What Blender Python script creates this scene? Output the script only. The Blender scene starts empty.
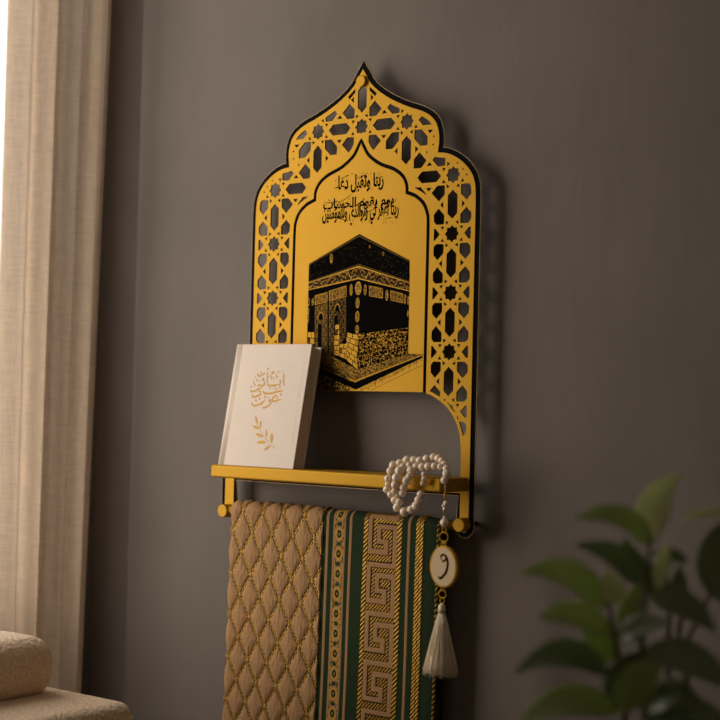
import bpy, bmesh, math, random
import numpy as np
from mathutils import Vector, Matrix
random.seed(7); RNG = np.random.RandomState(7)
scene = bpy.context.scene
COL = scene.collection
PI = math.pi

# ------------------------------------------------------------------ camera
F_PX = 1524.8
CAM = np.array([1.30206, -1.64858, 1.23994])
yaw, pit, rol = math.radians(38.1455), math.radians(1.5587), math.radians(1.4044)
fw = np.array([-math.sin(yaw)*math.cos(pit), math.cos(yaw)*math.cos(pit), math.sin(pit)])
r0 = np.array([math.cos(yaw), math.sin(yaw), 0.0]); u0 = np.cross(r0, fw)
rt = math.cos(rol)*r0 + math.sin(rol)*u0
up = -math.sin(rol)*r0 + math.cos(rol)*u0
cd = bpy.data.cameras.new('camera'); cam = bpy.data.objects.new('camera', cd); COL.objects.link(cam)
cd.sensor_width = 36; cd.lens = 36*F_PX/720
cam.matrix_world = Matrix(((rt[0], up[0], -fw[0], CAM[0]), (rt[1], up[1], -fw[1], CAM[1]), (rt[2], up[2], -fw[2], CAM[2]), (0, 0, 0, 1)))
cd.dof.use_dof = True; cd.dof.focus_distance = 2.06; cd.dof.aperture_fstop = 3.5
cd.clip_start = 0.02
scene.camera = cam

def ray(px, py):
    return fw + rt*(px-360)/F_PX - up*(py-360)/F_PX
def on_y(px, py, Y):            # where the sight line meets a plane parallel to the back wall
    d = ray(px, py); return CAM + d*(Y-CAM[1])/d[1]
def on_depth(px, py, D):
    return CAM + D*ray(px, py)
def on_plane(px, py, p0, n):
    d = ray(px, py); return CAM + d*(np.dot(np.array(p0)-CAM, n)/np.dot(d, n))

# ------------------------------------------------------------------ light
world = bpy.data.worlds.new('World'); scene.world = world; world.use_nodes = True
bg = world.node_tree.nodes['Background']
bg.inputs[0].default_value = (1.0, 0.91, 0.81, 1); bg.inputs[1].default_value = 2.9
scene.view_settings.view_transform = 'Standard'; scene.view_settings.look = 'None'
scene.view_settings.gamma = 1; scene.view_settings.use_curve_mapping = False
scene.view_settings.exposure = 0.0
WIN = dict(y0=-1.15, y1=-0.102, z0=0.85, z1=2.35)
XL = -0.63                       # inner face of the left wall
YB = 0.026                       # inner face of the back wall
def area(name, loc, rot, sx, sy, power, color=(1, 1, 1), portal=False):
    l = bpy.data.lights.new(name, 'AREA'); l.shape = 'RECTANGLE'; l.size = sx; l.size_y = sy
    l.energy = power; l.color = color
    o = bpy.data.objects.new(name, l); o.location = loc; o.rotation_euler = rot; COL.objects.link(o)
    if portal: l.cycles.is_portal = True
    return o
area('window_portal', (XL-0.13, (WIN['y0']+WIN['y1'])/2, (WIN['z0']+WIN['z1'])/2), (PI/2, 0, -PI/2), WIN['y1']-WIN['y0'], WIN['z1']-WIN['z0'], 1, portal=True)
sl = bpy.data.lights.new('sun', 'SUN'); sl.energy = 0.9; sl.angle = math.radians(34); sl.color = (1.0, 0.86, 0.71)
so = bpy.data.objects.new('sun', sl); COL.objects.link(so)
so.rotation_euler = Vector((-0.65, -0.74, 0.17)).to_track_quat('Z', 'Y').to_euler(); so.location = (-3, -3, 3)

# ------------------------------------------------------------------ materials
def mat(name, color, rough=0.6, metal=0.0, spec=0.5, sheen=0.0):
    m = bpy.data.materials.new(name); m.use_nodes = True
    b = m.node_tree.nodes['Principled BSDF']
    b.inputs['Base Color'].default_value = (*color, 1); b.inputs['Roughness'].default_value = rough
    b.inputs['Metallic'].default_value = metal; b.inputs['Specular IOR Level'].default_value = spec
    if sheen: b.inputs['Sheen Weight'].default_value = sheen
    return m
def N(m, t, **k):
    n = m.node_tree.nodes.new(t)
    for a, v in k.items(): setattr(n, a, v)
    return n
def L(m, a, b): m.node_tree.links.new(a, b)
def noisy(m, color, amount=0.15, scale=(20, 20, 20), detail=4, bump=0.0, bdist=0.002, bscale=None):
    """object-space noise that varies the colour and, if asked, the relief"""
    b = m.node_tree.nodes['Principled BSDF']
    tc = N(m, 'ShaderNodeTexCoord'); mp = N(m, 'ShaderNodeMapping'); mp.inputs['Scale'].default_value = scale
    nz = N(m, 'ShaderNodeTexNoise'); nz.inputs['Scale'].default_value = 1; nz.inputs['Detail'].default_value = detail
    L(m, tc.outputs['Object'], mp.inputs[0]); L(m, mp.outputs[0], nz.inputs['Vector'])
    cr = N(m, 'ShaderNodeValToRGB')
    cr.color_ramp.elements[0].position = 0.3; cr.color_ramp.elements[1].position = 0.7
    cr.color_ramp.elements[0].color = (*[c*(1-amount) for c in color], 1)
    cr.color_ramp.elements[1].color = (*[c*(1+amount) for c in color], 1)
    L(m, nz.outputs['Fac'], cr.inputs[0]); L(m, cr.outputs[0], b.inputs['Base Color'])
    if bump:
        n2 = nz
        if bscale:
            mp2 = N(m, 'ShaderNodeMapping'); mp2.inputs['Scale'].default_value = bscale
            n2 = N(m, 'ShaderNodeTexNoise'); n2.inputs['Scale'].default_value = 1; n2.inputs['Detail'].default_value = 3
            L(m, tc.outputs['Object'], mp2.inputs[0]); L(m, mp2.outputs[0], n2.inputs['Vector'])
        bp = N(m, 'ShaderNodeBump'); bp.inputs['Strength'].default_value = bump; bp.inputs['Distance'].default_value = bdist
        L(m, n2.outputs['Fac'], bp.inputs['Height']); L(m, bp.outputs[0], b.inputs['Normal'])
    return m

M = {}
M['wall'] = noisy(mat('taupe_plaster', (0.205, 0.178, 0.158), 0.85, spec=0.2), (0.205, 0.178, 0.158), 0.07, (9, 9, 5), 5, 0.25, 0.003, (60, 60, 22))
M['floor'] = noisy(mat('oak_floor', (0.34, 0.24, 0.15), 0.5), (0.34, 0.24, 0.15), 0.25, (1.5, 22, 1))
M['ceiling'] = mat('ceiling_paint', (0.75, 0.72, 0.68), 0.9)
M['cream_paint'] = mat('cream_paint', (0.62, 0.55, 0.47), 0.9)
M['white_paint'] = mat('white_paint', (0.93, 0.92, 0.90), 0.5)
M['gold'] = noisy(mat('satin_gold', (0.485, 0.265, 0.020), 0.48, 0.4, 0.12), (0.485, 0.265, 0.020), 0.06, (300, 300, 900), 2, 0.04, 0.0004, (500, 500, 2500))
M['gold_edge'] = mat('gold_edge', (0.62, 0.44, 0.22), 0.4, 0.5)
M['black'] = mat('black_acrylic', (0.003, 0.003, 0.003), 0.45, 0, 0.02)
M['ink'] = mat('black_ink', (0.004, 0.0035, 0.003), 0.7, 0, 0.01)
M['ink_dim'] = mat('half_tone_ink', (0.13, 0.072, 0.012), 0.6, 0.1, 0.1)

def linen(name, c, transl):
    m = mat(name, c, 0.9, spec=0.1, sheen=0.2); nt = m.node_tree
    b = nt.nodes['Principled BSDF']; out = nt.nodes['Material Output']
    uv = N(m, 'ShaderNodeTexCoord')
    cols = []
    for sc in ((1100, 1100, 26), (40, 40, 900)):
        mp = N(m, 'ShaderNodeMapping'); mp.inputs['Scale'].default_value = sc
        nz = N(m, 'ShaderNodeTexNoise'); nz.inputs['Scale'].default_value = 1; nz.inputs['Detail'].default_value = 2
        L(m, uv.outputs['Object'], mp.inputs[0]); L(m, mp.outputs[0], nz.inputs['Vector']); cols.append(nz)
    add = N(m, 'ShaderNodeMath', operation='ADD'); L(m, cols[0].outputs['Fac'], add.inputs[0]); L(m, cols[1].outputs['Fac'], add.inputs[1])
    cr = N(m, 'ShaderNodeMapRange'); cr.inputs[1].default_value = 0.6; cr.inputs[2].default_value = 1.4; cr.inputs[3].default_value = 0.78; cr.inputs[4].default_value = 1.15
    L(m, add.outputs[0], cr.inputs[0])
    mx = N(m, 'ShaderNodeVectorMath', operation='SCALE'); mx.inputs[0].default_value = c; L(m, cr.outputs[0], mx.inputs['Scale'])
    L(m, mx.outputs[0], b.inputs['Base Color'])
    bp = N(m, 'ShaderNodeBump'); bp.inputs['Strength'].default_value = 0.3; bp.inputs['Distance'].default_value = 0.001
    L(m, add.outputs[0], bp.inputs['Height']); L(m, bp.outputs[0], b.inputs['Normal'])
    tr = N(m, 'ShaderNodeBsdfTranslucent'); L(m, mx.outputs[0], tr.inputs[0])
    ms = N(m, 'ShaderNodeMixShader'); ms.inputs[0].default_value = transl
    L(m, b.outputs[0], ms.inputs[1]); L(m, tr.outputs[0], ms.inputs[2]); L(m, ms.outputs[0], out.inputs[0])
    return m
M['linen'] = linen('cream_linen', (0.99, 0.89, 0.78), 0.62)
M['boucle'] = noisy(mat('beige_boucle', (0.86, 0.66, 0.46), 0.95, spec=0.1, sheen=0.3), (0.86, 0.66, 0.46), 0.16, (200, 200, 200), 3, 1.0, 0.005, (190, 190, 190))
M['cover'] = noisy(mat('cream_leatherette', (0.86, 0.74, 0.63), 0.5, spec=0.35), (0.86, 0.74, 0.63), 0.02, (40, 40, 40), 3, 0.12, 0.0006, (700, 700, 700))
M['pages'] = noisy(mat('page_edges', (0.88, 0.72, 0.54), 0.8), (0.88, 0.72, 0.54), 0.2, (3, 1600, 3), 2)
M['gilt'] = mat('gilt_foil', (0.42, 0.23, 0.035), 0.45, 0.3, 0.3)
M['pearl'] = mat('pearl', (0.93, 0.76, 0.58), 0.15, 0.0, 0.6)
M['pearl'].node_tree.nodes['Principled BSDF'].inputs['Coat Weight'].default_value = 0.5
M['thread'] = mat('cream_thread', (0.62, 0.50, 0.36), 0.8)
M['enamel'] = mat('cream_enamel', (0.78, 0.60, 0.36), 0.45, spec=.2)
M['brown'] = mat('brown_letter', (0.06, 0.015, 0.005), 0.8, spec=.05)
M['tassel'] = noisy(mat('tassel_silk', (0.95, 0.81, 0.60), 0.6, sheen=0.4), (0.95, 0.81, 0.60), 0.2, (900, 900, 12))
M['pot'] = mat('glazed_pot', (0.30, 0.26, 0.22), 0.4)
M['soil'] = noisy(mat('soil', (0.03, 0.02, 0.012), 0.95), (0.03, 0.02, 0.012), 0.4, (60, 60, 60))
M['stem'] = mat('stem_bark', (0.09, 0.07, 0.03), 0.7)
def leafmat(name, c):
    m = mat(name, c, 0.30, spec=0.7); nt = m.node_tree
    noisy(m, c, 0.25, (14, 14, 14))
    b = nt.nodes['Principled BSDF']; out = nt.nodes['Material Output']
    tr = N(m, 'ShaderNodeBsdfTranslucent'); tr.inputs[0].default_value = (c[0]*1.35, c[1]*1.4, c[2]*1.2, 1)
    ms = N(m, 'ShaderNodeMixShader'); ms.inputs[0].default_value = 0.35
    L(m, b.outputs[0], ms.inputs[1]); L(m, tr.outputs[0], ms.inputs[2]); L(m, ms.outputs[0], out.inputs[0])
    return m
M['leaf'] = leafmat('leaf_green', (0.36, 0.44, 0.17))
M['leaf_dark'] = leafmat('leaf_deep_green', (0.18, 0.23, 0.11))
M['leaf_pale'] = leafmat('leaf_pale_lit', (0.66, 0.70, 0.44))  # pale leaves; on the upright top leaf the paleness is light put into colour

# ------------------------------------------------------------------ helpers
def link(name, me, m=None, parent=None, smooth=False):
    o = bpy.data.objects.new(name, me); COL.objects.link(o)
    if m is not None:
        for x in (m if isinstance(m, (list, tuple)) else [m]): me.materials.append(x)
    if parent is not None: o.parent = parent; o.matrix_parent_inverse = parent_inv(parent)
    if smooth:
        for p in me.polygons: p.use_smooth = True
    return o
def parent_inv(p):
    mw = Matrix.Identity(4)
    chain = []
    while p is not None: chain.append(p); p = p.parent
    for q in reversed(chain):
        mw = mw @ q.matrix_parent_inverse @ q.matrix_basis
    return mw.inverted()
def mesh(verts, faces, name='m'):
    me = bpy.data.meshes.new(name); me.from_pydata([tuple(v) for v in verts], [], faces); me.update(); return me
def from_bm(bm, name='m'):
    bmesh.ops.recalc_face_normals(bm, faces=bm.faces)
    me = bpy.data.meshes.new(name); bm.to_mesh(me); bm.free(); return me
def box(x0, x1, y0, y1, z0, z1, bev=0.0, seg=2, bm=None):
    b = bm or bmesh.new()
    g = bmesh.ops.create_cube(b, size=1)['verts']
    bmesh.ops.scale(b, vec=(x1-x0, y1-y0, z1-z0), verts=g)
    bmesh.ops.translate(b, vec=((x0+x1)/2, (y0+y1)/2, (z0+z1)/2), verts=g)
    if bev:
        es = list({e for v in g for e in v.link_edges})
        bmesh.ops.bevel(b, geom=es, offset=bev, segments=seg, affect='EDGES', profile=0.5)
    return b
def empty(name, loc, label, cat, group=None):
    o = bpy.data.objects.new(name, None); COL.objects.link(o); o.location = loc
    o.empty_display_size = 0.05
    return tag(o, label, cat, group)
def tag(o, label, cat, group=None, kind=None):
    o['label'] = label; o['category'] = cat
    if group: o['group'] = group
    if kind: o['kind'] = kind
    return o
def struct(name, me, m):
    o = link(name, me, m); o['kind'] = 'structure'; return o
def tube(pts, r, n=8, closed=False, bm=None, caps=True):
    b = bm or bmesh.new(); pts = [Vector(p) for p in pts]; K = len(pts)
    rr = r if isinstance(r, (list, tuple)) else [r]*K
    rings = []; prevn = None
    for i in range(K):
        if closed: t = (pts[(i+1) % K]-pts[i-1])
        else: t = pts[min(i+1, K-1)]-pts[max(i-1, 0)]
        t.normalize()
        if prevn is None:
            a = Vector((0, 0, 1)) if abs(t.z) < .9 else Vector((1, 0, 0))
            nrm = t.cross(a).normalized()
        else: nrm = (prevn - t*prevn.dot(t)).normalized()
        prevn = nrm; bi = t.cross(nrm)
        rings.append([b.verts.new(pts[i]+(nrm*math.cos(2*PI*k/n)+bi*math.sin(2*PI*k/n))*rr[i]) for k in range(n)])
    for i in range(K if closed else K-1):
        A, B = rings[i], rings[(i+1) % K]
        for k in range(n): b.faces.new((A[k], A[(k+1) % n], B[(k+1) % n], B[k]))
    if caps and not closed:
        b.faces.new(rings[0][::-1]); b.faces.new(rings[-1])
    return b
def lathe(prof, n=32, origin=(0, 0, 0), axis='Z', bm=None):
    b = bm or bmesh.new(); o = Vector(origin); rings = []
    for r, h in prof:
        ring = []
        for k in range(n):
            a = 2*PI*k/n
            if axis == 'Z': v = Vector((r*math.cos(a), r*math.sin(a), h))
            else: v = Vector((r*math.cos(a), h, r*math.sin(a)))
            ring.append(b.verts.new(o+v))
        rings.append(ring)
    for A, B in zip(rings, rings[1:]):
        for k in range(n): b.faces.new((A[k], A[(k+1) % n], B[(k+1) % n], B[k]))
    b.faces.new(rings[0][::-1]); b.faces.new(rings[-1])
    return b
def plate2d(contours, t, y, name='plate', bevel=0.0):
    """closed x-z contours (outer + holes) filled and extruded; front face at y, thickness t backwards"""
    c = bpy.data.curves.new(name, 'CURVE'); c.dimensions = '2D'; c.fill_mode = 'BOTH'; c.extrude = t/2
    if bevel: c.bevel_depth = bevel; c.bevel_resolution = 1; c.offset = -bevel; c.extrude = t/2-bevel
    for pts in contours:
        s = c.splines.new('POLY'); s.points.add(len(pts)-1)
        for p, q in zip(s.points, pts): p.co = (q[0], q[1], 0, 1)
        s.use_cyclic_u = True
    return curve_mesh(c, y+t/2)
def curve_mesh(c, ymid):
    o = bpy.data.objects.new('tmp', c); COL.objects.link(o)
    bpy.context.view_layer.update()
    me = bpy.data.meshes.new_from_object(o.evaluated_get(bpy.context.evaluated_depsgraph_get()))
    bpy.data.objects.remove(o); bpy.data.curves.remove(c)
    me.transform(Matrix(((1, 0, 0, 0), (0, 0, -1, ymid), (0, 1, 0, 0), (0, 0, 0, 1))))
    me.materials.clear()
    return me
def catmull(P, n=6):
    P = [np.array(p, float) for p in P]; out = []
    for i in range(len(P)-1):
        p0 = P[i-1] if i else 2*P[0]-P[1]; p1, p2 = P[i], P[i+1]
        p3 = P[i+2] if i+2 < len(P) else 2*P[-1]-P[-2]
        for k in range(n):
            t = k/n
            out.append(.5*((2*p1)+(-p0+p2)*t+(2*p0-5*p1+4*p2-p3)*t*t+(-p0+3*p1-3*p2+p3)*t**3))
    out.append(P[-1]); return out

# ------------------------------------------------------------------ the room
XR, YF, ZC = 2.6, -3.2, 2.6
struct('floor', from_bm(box(XL-.15, XR+.15, YF-.15, YB+.25, -.1, 0)), M['floor'])
struct('ceiling', from_bm(box(XL-.15, XR+.15, YF-.15, YB+.25, ZC, ZC+.1)), M['ceiling'])
XC = -.468; YR = .100          # the wall steps back behind the curtain
b = bmesh.new(); box(XC, XR+.15, YB, YB+.25, 0, ZC, bm=b); box(XL-.15, XC, YR, YB+.25, 0, ZC, bm=b)
struct('wall_back', from_bm(b), M['wall'])
struct('wall_right', from_bm(box(XR, XR+.15, YF-.15, YB, 0, ZC)), M['cream_paint'])
struct('wall_front', from_bm(box(XL-.15, XR, YF-.15, YF, 0, ZC)), M['cream_paint'])
b = bmesh.new()
box(XL-.10, XL, YF, WIN['y0'], 0, ZC, bm=b); box(XL-.10, XL, WIN['y1'], YR, 0, ZC, bm=b)
box(XL-.10, XL, WIN['y0'], WIN['y1'], 0, WIN['z0'], bm=b); box(XL-.10, XL, WIN['y0'], WIN['y1'], WIN['z1'], ZC, bm=b)
struct('wall_left', from_bm(b), M['wall'])
b = bmesh.new(); fx0, fx1 = XL-.095, XL-.05; y0, y1, z0, z1 = WIN['y0'], WIN['y1'], WIN['z0'], WIN['z1']
box(fx0, fx1, y0, y0+.05, z0, z1, bm=b); box(XL-.10, XL-.002, y1-.006, y1+.001, z0, z1, bm=b)
box(fx0, fx1, y0, y1, z0, z0+.05, bm=b); box(fx0, fx1, y0, y1, z1-.05, z1, bm=b)
w = struct('window_1', from_bm(b), M['white_paint'])
gl = bpy.data.materials.new('window_glass'); gl.use_nodes = True
gl.node_tree.nodes.clear()
go = gl.node_tree.nodes.new('ShaderNodeOutputMaterial'); gt = gl.node_tree.nodes.new('ShaderNodeBsdfTransparent')
gg = gl.node_tree.nodes.new('ShaderNodeBsdfGlossy'); gg.inputs['Roughness'].default_value = 0.02
gx = gl.node_tree.nodes.new('ShaderNodeMixShader'); gx.inputs[0].default_value = 0.05
gl.node_tree.links.new(gt.outputs[0], gx.inputs[1]); gl.node_tree.links.new(gg.outputs[0], gx.inputs[2]); gl.node_tree.links.new(gx.outputs[0], go.inputs[0])
link('glass_pane', from_bm(box(XL-.075, XL-.071, y0+.05, y1-.015, z0+.05, z1-.05)), gl, w)
struct('baseboard_back', from_bm(box(XC, XR, YB-.015, YB, 0, .09, .003)), M['wall'])

# ------------------------------------------------------------------ curtain (gathered linen beside the window)
def curtain():
    nx, nz = 160, 60; V = []; Fc = []
    for j in range(nz+1):
        z = 0.02 + (ZC-.025-.02)*j/nz
        tt = min(max((z-.7)/1.25, 0), 1.2)
        B = np.array([-.513+.027*tt, -.018]); A = np.array([-.578, -.150])
        D = B-A; Ln = np.linalg.norm(D); nrm = np.array([-D[1], D[0]])/Ln
        if nrm[0] < 0: nrm = -nrm
        for i in range(nx+1):
            s = i/nx
            ph = 2*PI*(2.0*s**1.15)-.9+.35*math.sin(z*1.3)
            a = .0105*(0.75+.25*math.sin(2.1*s*PI+z))
            q = A+D*s + nrm*(a*math.sin(ph)+.0014*math.sin(3.3*ph+z*2)) + D/Ln*.004*math.sin(2*ph)
            q[0] = max(q[0], XL+.006)
            V.append((q[0], q[1], z))
    for j in range(nz):
        for i in range(nx):
            a = j*(nx+1)+i; Fc.append((a, a+1, a+nx+2, a+nx+1))
    o = link('curtain', mesh(V, Fc), M['linen'], smooth=True)
    so = o.modifiers.new('cloth', 'SOLIDIFY'); so.thickness = 0.0012; so.offset = 0
    tag(o, 'cream linen curtain hanging in soft folds beside the bright window', 'curtain')
curtain()

# ------------------------------------------------------------------ sofa (its back and headrest reach into the frame)
def sofa():
    t = empty('sofa', (-.05, -.95, 0), 'beige boucle sofa corner in front of the cream curtain, low left', 'sofa')
    YS = -.241; XF = -.159
    def rounded(x0, x1, y0, y1, z0, z1, r, name, par):
        return link(name, from_bm(box(x0, x1, y0, y1, z0, z1, r, 6)), M['boucle'], par, True)
    bk = rounded(-.40, XF, -1.75, YS, .12, .840, .020, 'backrest', t)
    zz = .819
    # piping seam that runs just under the top edge of the backrest
    pts = [(XF+.001, y, zz) for y in (-1.72, -1.2, -.7, -.4, YS-.05, YS-.020)]+[(XF-.020+.021*math.cos(a*PI/12), YS-.020+.021*math.sin(a*PI/12), zz) for a in range(1, 7)]+[(x, YS+.001, zz) for x in (-.22, -.30, -.38)]
    link('seam', from_bm(tube(pts, .0020, 8)), M['boucle'], bk, True)
    hd = rounded(-.395, -.274, -.85, YS-.032, .834, .916, .032, 'headrest', t)
    rounded(-.17, .34, -1.75, YS, .12, .34, .03, 'seat_base', t)
    rounded(-.15, .36, -1.0+.01, YS-.01, .34, .46, .045, 'seat_cushion', t)
    rounded(-.15, .36, -1.74, -1.0, .34, .46, .045, 'seat_cushion', t)
    for x in (-.36, .28):
        for y in (-1.68, -.31):
            link('foot', from_bm(lathe([(.016, 0), (.024, .125)], 16, (x, y, 0))), M['stem'], t, True)
sofa()
# ------------------------------------------------------------------ wall plaque
P = 0.078; ZO = 1.62
S1 = [(0, 1.7003), (.0070, 1.6902), (.0150, 1.6785), (.0280, 1.6672), (.0455, 1.6560), (.0650, 1.6463), (.0830, 1.6388), (.1010, 1.6325), (.1150, 1.6253), (.1250, 1.6160), (.1303, 1.6040), (.1320, 1.5905), (.1303, 1.5738)]
S2 = [(.1303, 1.5738), (.1465, 1.5710), (.1620, 1.5640), (.1755, 1.5538), (.1850, 1.5425), (.1900, 1.5310), (.1920, 1.5180), (.1925, 1.5000)]
CUT = [(.1783, 1.1700), (.1775, 1.1860), (.1750, 1.2015), (.1680, 1.2180), (.1570, 1.2325), (.1425, 1.2435), (.1250, 1.2515), (.1060, 1.2543)]
ARC1 = [(0, 1.6010), (.0050, 1.5925), (.0140, 1.5795), (.0335, 1.5662), (.0580, 1.5568), (.0730, 1.5465), (.0800, 1.5345), (.0808, 1.5235)]
ARC2 = [(.0808, 1.5235), (.0955, 1.5178), (.1080, 1.5080), (.1150, 1.4950), (.1172, 1.4790), (.1174, 1.4170)]
def offset(pts, d):
    """offset an open polyline to its left side (x, z)"""
    n = len(pts); out = []
    for i in range(n):
        p = np.array(pts[i]); a = np.array(pts[max(i-1, 0)]); c = np.array(pts[min(i+1, n-1)])
        def nn(v):
            l = np.linalg.norm(v); return np.array([-v[1], v[0]])/l if l > 1e-9 else None
        n1 = nn(p-a) if i else None; n2 = nn(c-p) if i < n-1 else None
        if n1 is None: n1 = n2
        if n2 is None: n2 = n1
        m = n1+n2; m /= np.linalg.norm(m); k = 1/max(m.dot(n1), .35)
        out.append(tuple(p+m*d*k))
    return out
mir = lambda pts: [(-x, z) for x, z in pts]
R_out = [tuple(p) for p in catmull(S1, 5)][:-1] + [tuple(p) for p in catmull(S2, 5)]         # apex -> right side
def outer(d):
    """right half of the outline grown by d, apex first, down to z=1.3"""
    a = offset(R_out+[(.1925, 1.30)], d)
    full = a
    # apex: mitre on the centre line
    full[0] = (0, a[0][1] + d*1.1)
    full = [full[0]] + [p for p in full[1:] if p[0] > 0.0005]
    return full
arc = [tuple(p) for p in catmull(ARC1, 5)][:-1] + [tuple(p) for p in catmull(ARC2, 5)]
def arch(d):
    a = offset(arc+[(.1174, 1.30)], d); a[0] = (0, a[0][1]+d*.8)
    return [a[0]] + [p for p in a[1:] if p[0] > 0.0005]
cut = [tuple(p) for p in catmull(CUT, 5)]                                                     # right side, going up and inwards
def rnd(cx, cz, r, a0, a1, n=6):
    return [(cx+r*math.cos(math.radians(a0+(a1-a0)*i/n)), cz+r*math.sin(math.radians(a0+(a1-a0)*i/n))) for i in range(n+1)]
ZL = 1.1450; ZBAR = 1.1235; SHT = 1.1450; ZLEG = 1.080
def plaque_outline(d):
    o = outer(d); rgt = .1925+d
    right_half = o + [(rgt, 1.25), (rgt, ZLEG)] + rnd(.1855, ZLEG, .007+d, 0, -180)[1:]
    left = [(-x, z) for x, z in o[1:]][::-1]
    left_leg = rnd(-.2305, ZLEG, .0085+d, 0, -180)
    # right leg inner side up to the crossbar, along it to the left leg, around the leg, then up
    pts = right_half + [(.1785-d*.4, ZBAR-d*.4), (-.2220+d*.4, ZBAR-d*.4)] + left_leg + [(-.2390-d, ZL)] + [(-.1925-d, ZL), (-.1925-d, 1.25)] + left
    return pts
g = 0.0026
ia = arch(g)
k0 = max(i for i, p in enumerate(ia) if p[1] > 1.30)
cut_in = [p for p in cut if p[0] > .1174+g+.001]
r_in = [(.1783, ZL)] + cut_in + [(.1174+g, 1.2528), (.1174+g, 1.30)] + ia[:k0+1][::-1]        # up the right side to the apex
inner = r_in + [(-x, z) for x, z in r_in[:-1]][::-1]
ca = arch(-g); k1 = max(i for i, p in enumerate(ca) if p[1] > 1.30)
rc = ca[:k1+1] + [(.1174-g, 1.2543)]
central = rc + [(-x, z) for x, z in rc[1:]][::-1]

# lattice holes -------------------------------------------------
def seg_dist(p, poly):
    A = np.array(poly); B = np.roll(A, -1, 0); d = B-A
    t = np.clip(((p-A)*d).sum(1)/np.maximum((d*d).sum(1), 1e-12), 0, 1)
    return np.sqrt((((A+d*t[:, None])-p)**2).sum(1)).min()
def inside(p, poly):
    A = np.array(poly); B = np.roll(A, -1, 0)
    c = (A[:, 1] > p[1]) != (B[:, 1] > p[1])
    xi = A[:, 0]+(p[1]-A[:, 1])*(B[:, 0]-A[:, 0])/np.where(np.abs(B[:, 1]-A[:, 1]) < 1e-12, 1e-12, B[:, 1]-A[:, 1])
    return (np.count_nonzero(c & (p[0] < xi)) % 2) == 1
outl = plaque_outline(0)
MO, MI = 0.0065, 0.0068
def allowed(p):
    if not inside(p, outl) or inside(p, inner): return -1
    if p[1] < ZL+.02: return -1
    return min(seg_dist(p, outl)-MO, seg_dist(p, inner)-(MI if p[1] > 1.26 else .0045))
def clip_hole(poly):
    poly = np.array(poly); c = poly.mean(0)
    al = [allowed(v) for v in poly]
    if min(al) >= 0: return [tuple(v) for v in poly]
    if max(al) < 0 and allowed(c) < 0: 
        pass
    # seed point
    best, bp = -1, None
    for i in range(len(poly)):
        for a in (0, .2, .4, .6, .8):
            for q in (poly[i], (poly[i]+poly[(i+1) % len(poly)])/2):
                s = c*(1-a)+q*a; v = allowed(s)
                if v > best: best, bp = v, s
    if best < .0012: return None
    out = []
    n = len(poly); S = []
    for i in range(n):
        for k in range(10): S.append(poly[i]*(1-k/10)+poly[(i+1) % n]*k/10)
    for s in S:
        if allowed(s) >= 0: out.append(s); continue
        lo, hi = 0., 1.
        for _ in range(14):
            m_ = (lo+hi)/2
            if allowed(bp*(1-m_)+s*m_) >= 0: lo = m_
            else: hi = m_
        out.append(bp*(1-lo)+s*lo)
    # drop straight-line points
    res = []
    for i in range(len(out)):
        a, b_, c_ = out[i-1], out[i], out[(i+1) % len(out)]
        if np.linalg.norm(b_-a) < 2e-4: continue
        if abs(np.cross(b_-a, c_-b_)) > 2e-8 or np.dot(b_-a, c_-b_) < 0: res.append(tuple(b_))
    if len(res) < 3: return None
    A = np.array(res); ar = abs(np.dot(A[:, 0], np.roll(A[:, 1], 1))-np.dot(A[:, 1], np.roll(A[:, 0], 1)))/2
    return res if ar > 5e-6 else None
star = []
for k in range(16):
    a = PI*k/8; r = (.148 if k % 2 == 0 else .112)
    star.append((r*math.cos(a), r*math.sin(a)))
hexv = [(0, -.25), (.1, -.155), (.1, .155), (0, .25), (-.1, .155), (-.1, -.155)]
penta = [(.185, .165), (.325, .165), (.44, .285), (.30-.015, .44), (.165, .325), (.165, .185)]
hexl = [(.165, .165), (.32, .165), (.45, .30), (.45, .45), (.30, .45), (.165, .32)]
tri1 = [(.13, .150), (.13, .225), (.068, .197)]
tri2 = [(.155, .13), (.23, .13), (.197, .068)]
tside = [(-.19, -.06), (-.19, .06), (-.255, 0)]
stars = {(0, 0), (1, 0), (-1, 0)} | {(s*2, k) for s in (1, -1) for k in (1, 2, 3, 4, 5)}
long_ones = {(1, 0, 1, 1), (-1, 0, -1, 1), (1, 0, -1, 1), (-1, 0, 1, 1)}
big, small = [], []
def put(lst, shape, cx, cy, fx=1, fy=1, sw=False):
    q = []
    for x, y in shape:
        if sw: x, y = y, x
        q.append(((cx+x*fx)*P, ZO-(cy+y*fy)*P))
    h = clip_hole(q)
    if h: lst.append(h)
for (cx, cy) in stars:
    put(big, star, cx, cy)
    for fx in (1, -1):
        for fy in (1, -1):
            put(big, hexl if (cx, cy, fx, fy) in long_ones else penta, cx, cy, fx, fy)
            put(small, tri1, cx, cy, fx, fy); put(small, tri2, cx, cy, fx, fy)
hexes = set()
for (cx, cy) in stars:
    for dx, dy in ((1, 0), (-1, 0), (0, 1), (0, -1)): hexes.add((cx+dx/2, cy+dy/2, dy != 0))
hexes -= {(0, .5, True)}
for hx, hy, vert in hexes:
    put(big, hexv, hx, hy, 1, 1, not vert)
    for f in (1, -1):
        if vert: put(small, tside, hx, hy, f, 1)
        else: put(small, tside, hx, hy, f, f, True)
for s in (1, -1):                # blobs that belong to grid points without a star of their own
    for (cx, cy, fx, fy) in ((s, 1, s, -1), (s, 1, s, 1), (0, -1, s, 1)):
        put(big, penta, cx, cy, fx, fy)
    put(small, tri1, s*2, 0, -s, 1)
    put(small, tri1, s*1.5, .12, s*.8, .8); put(small, tri2, s*1.5, 0, s*.8, -.6)

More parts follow.
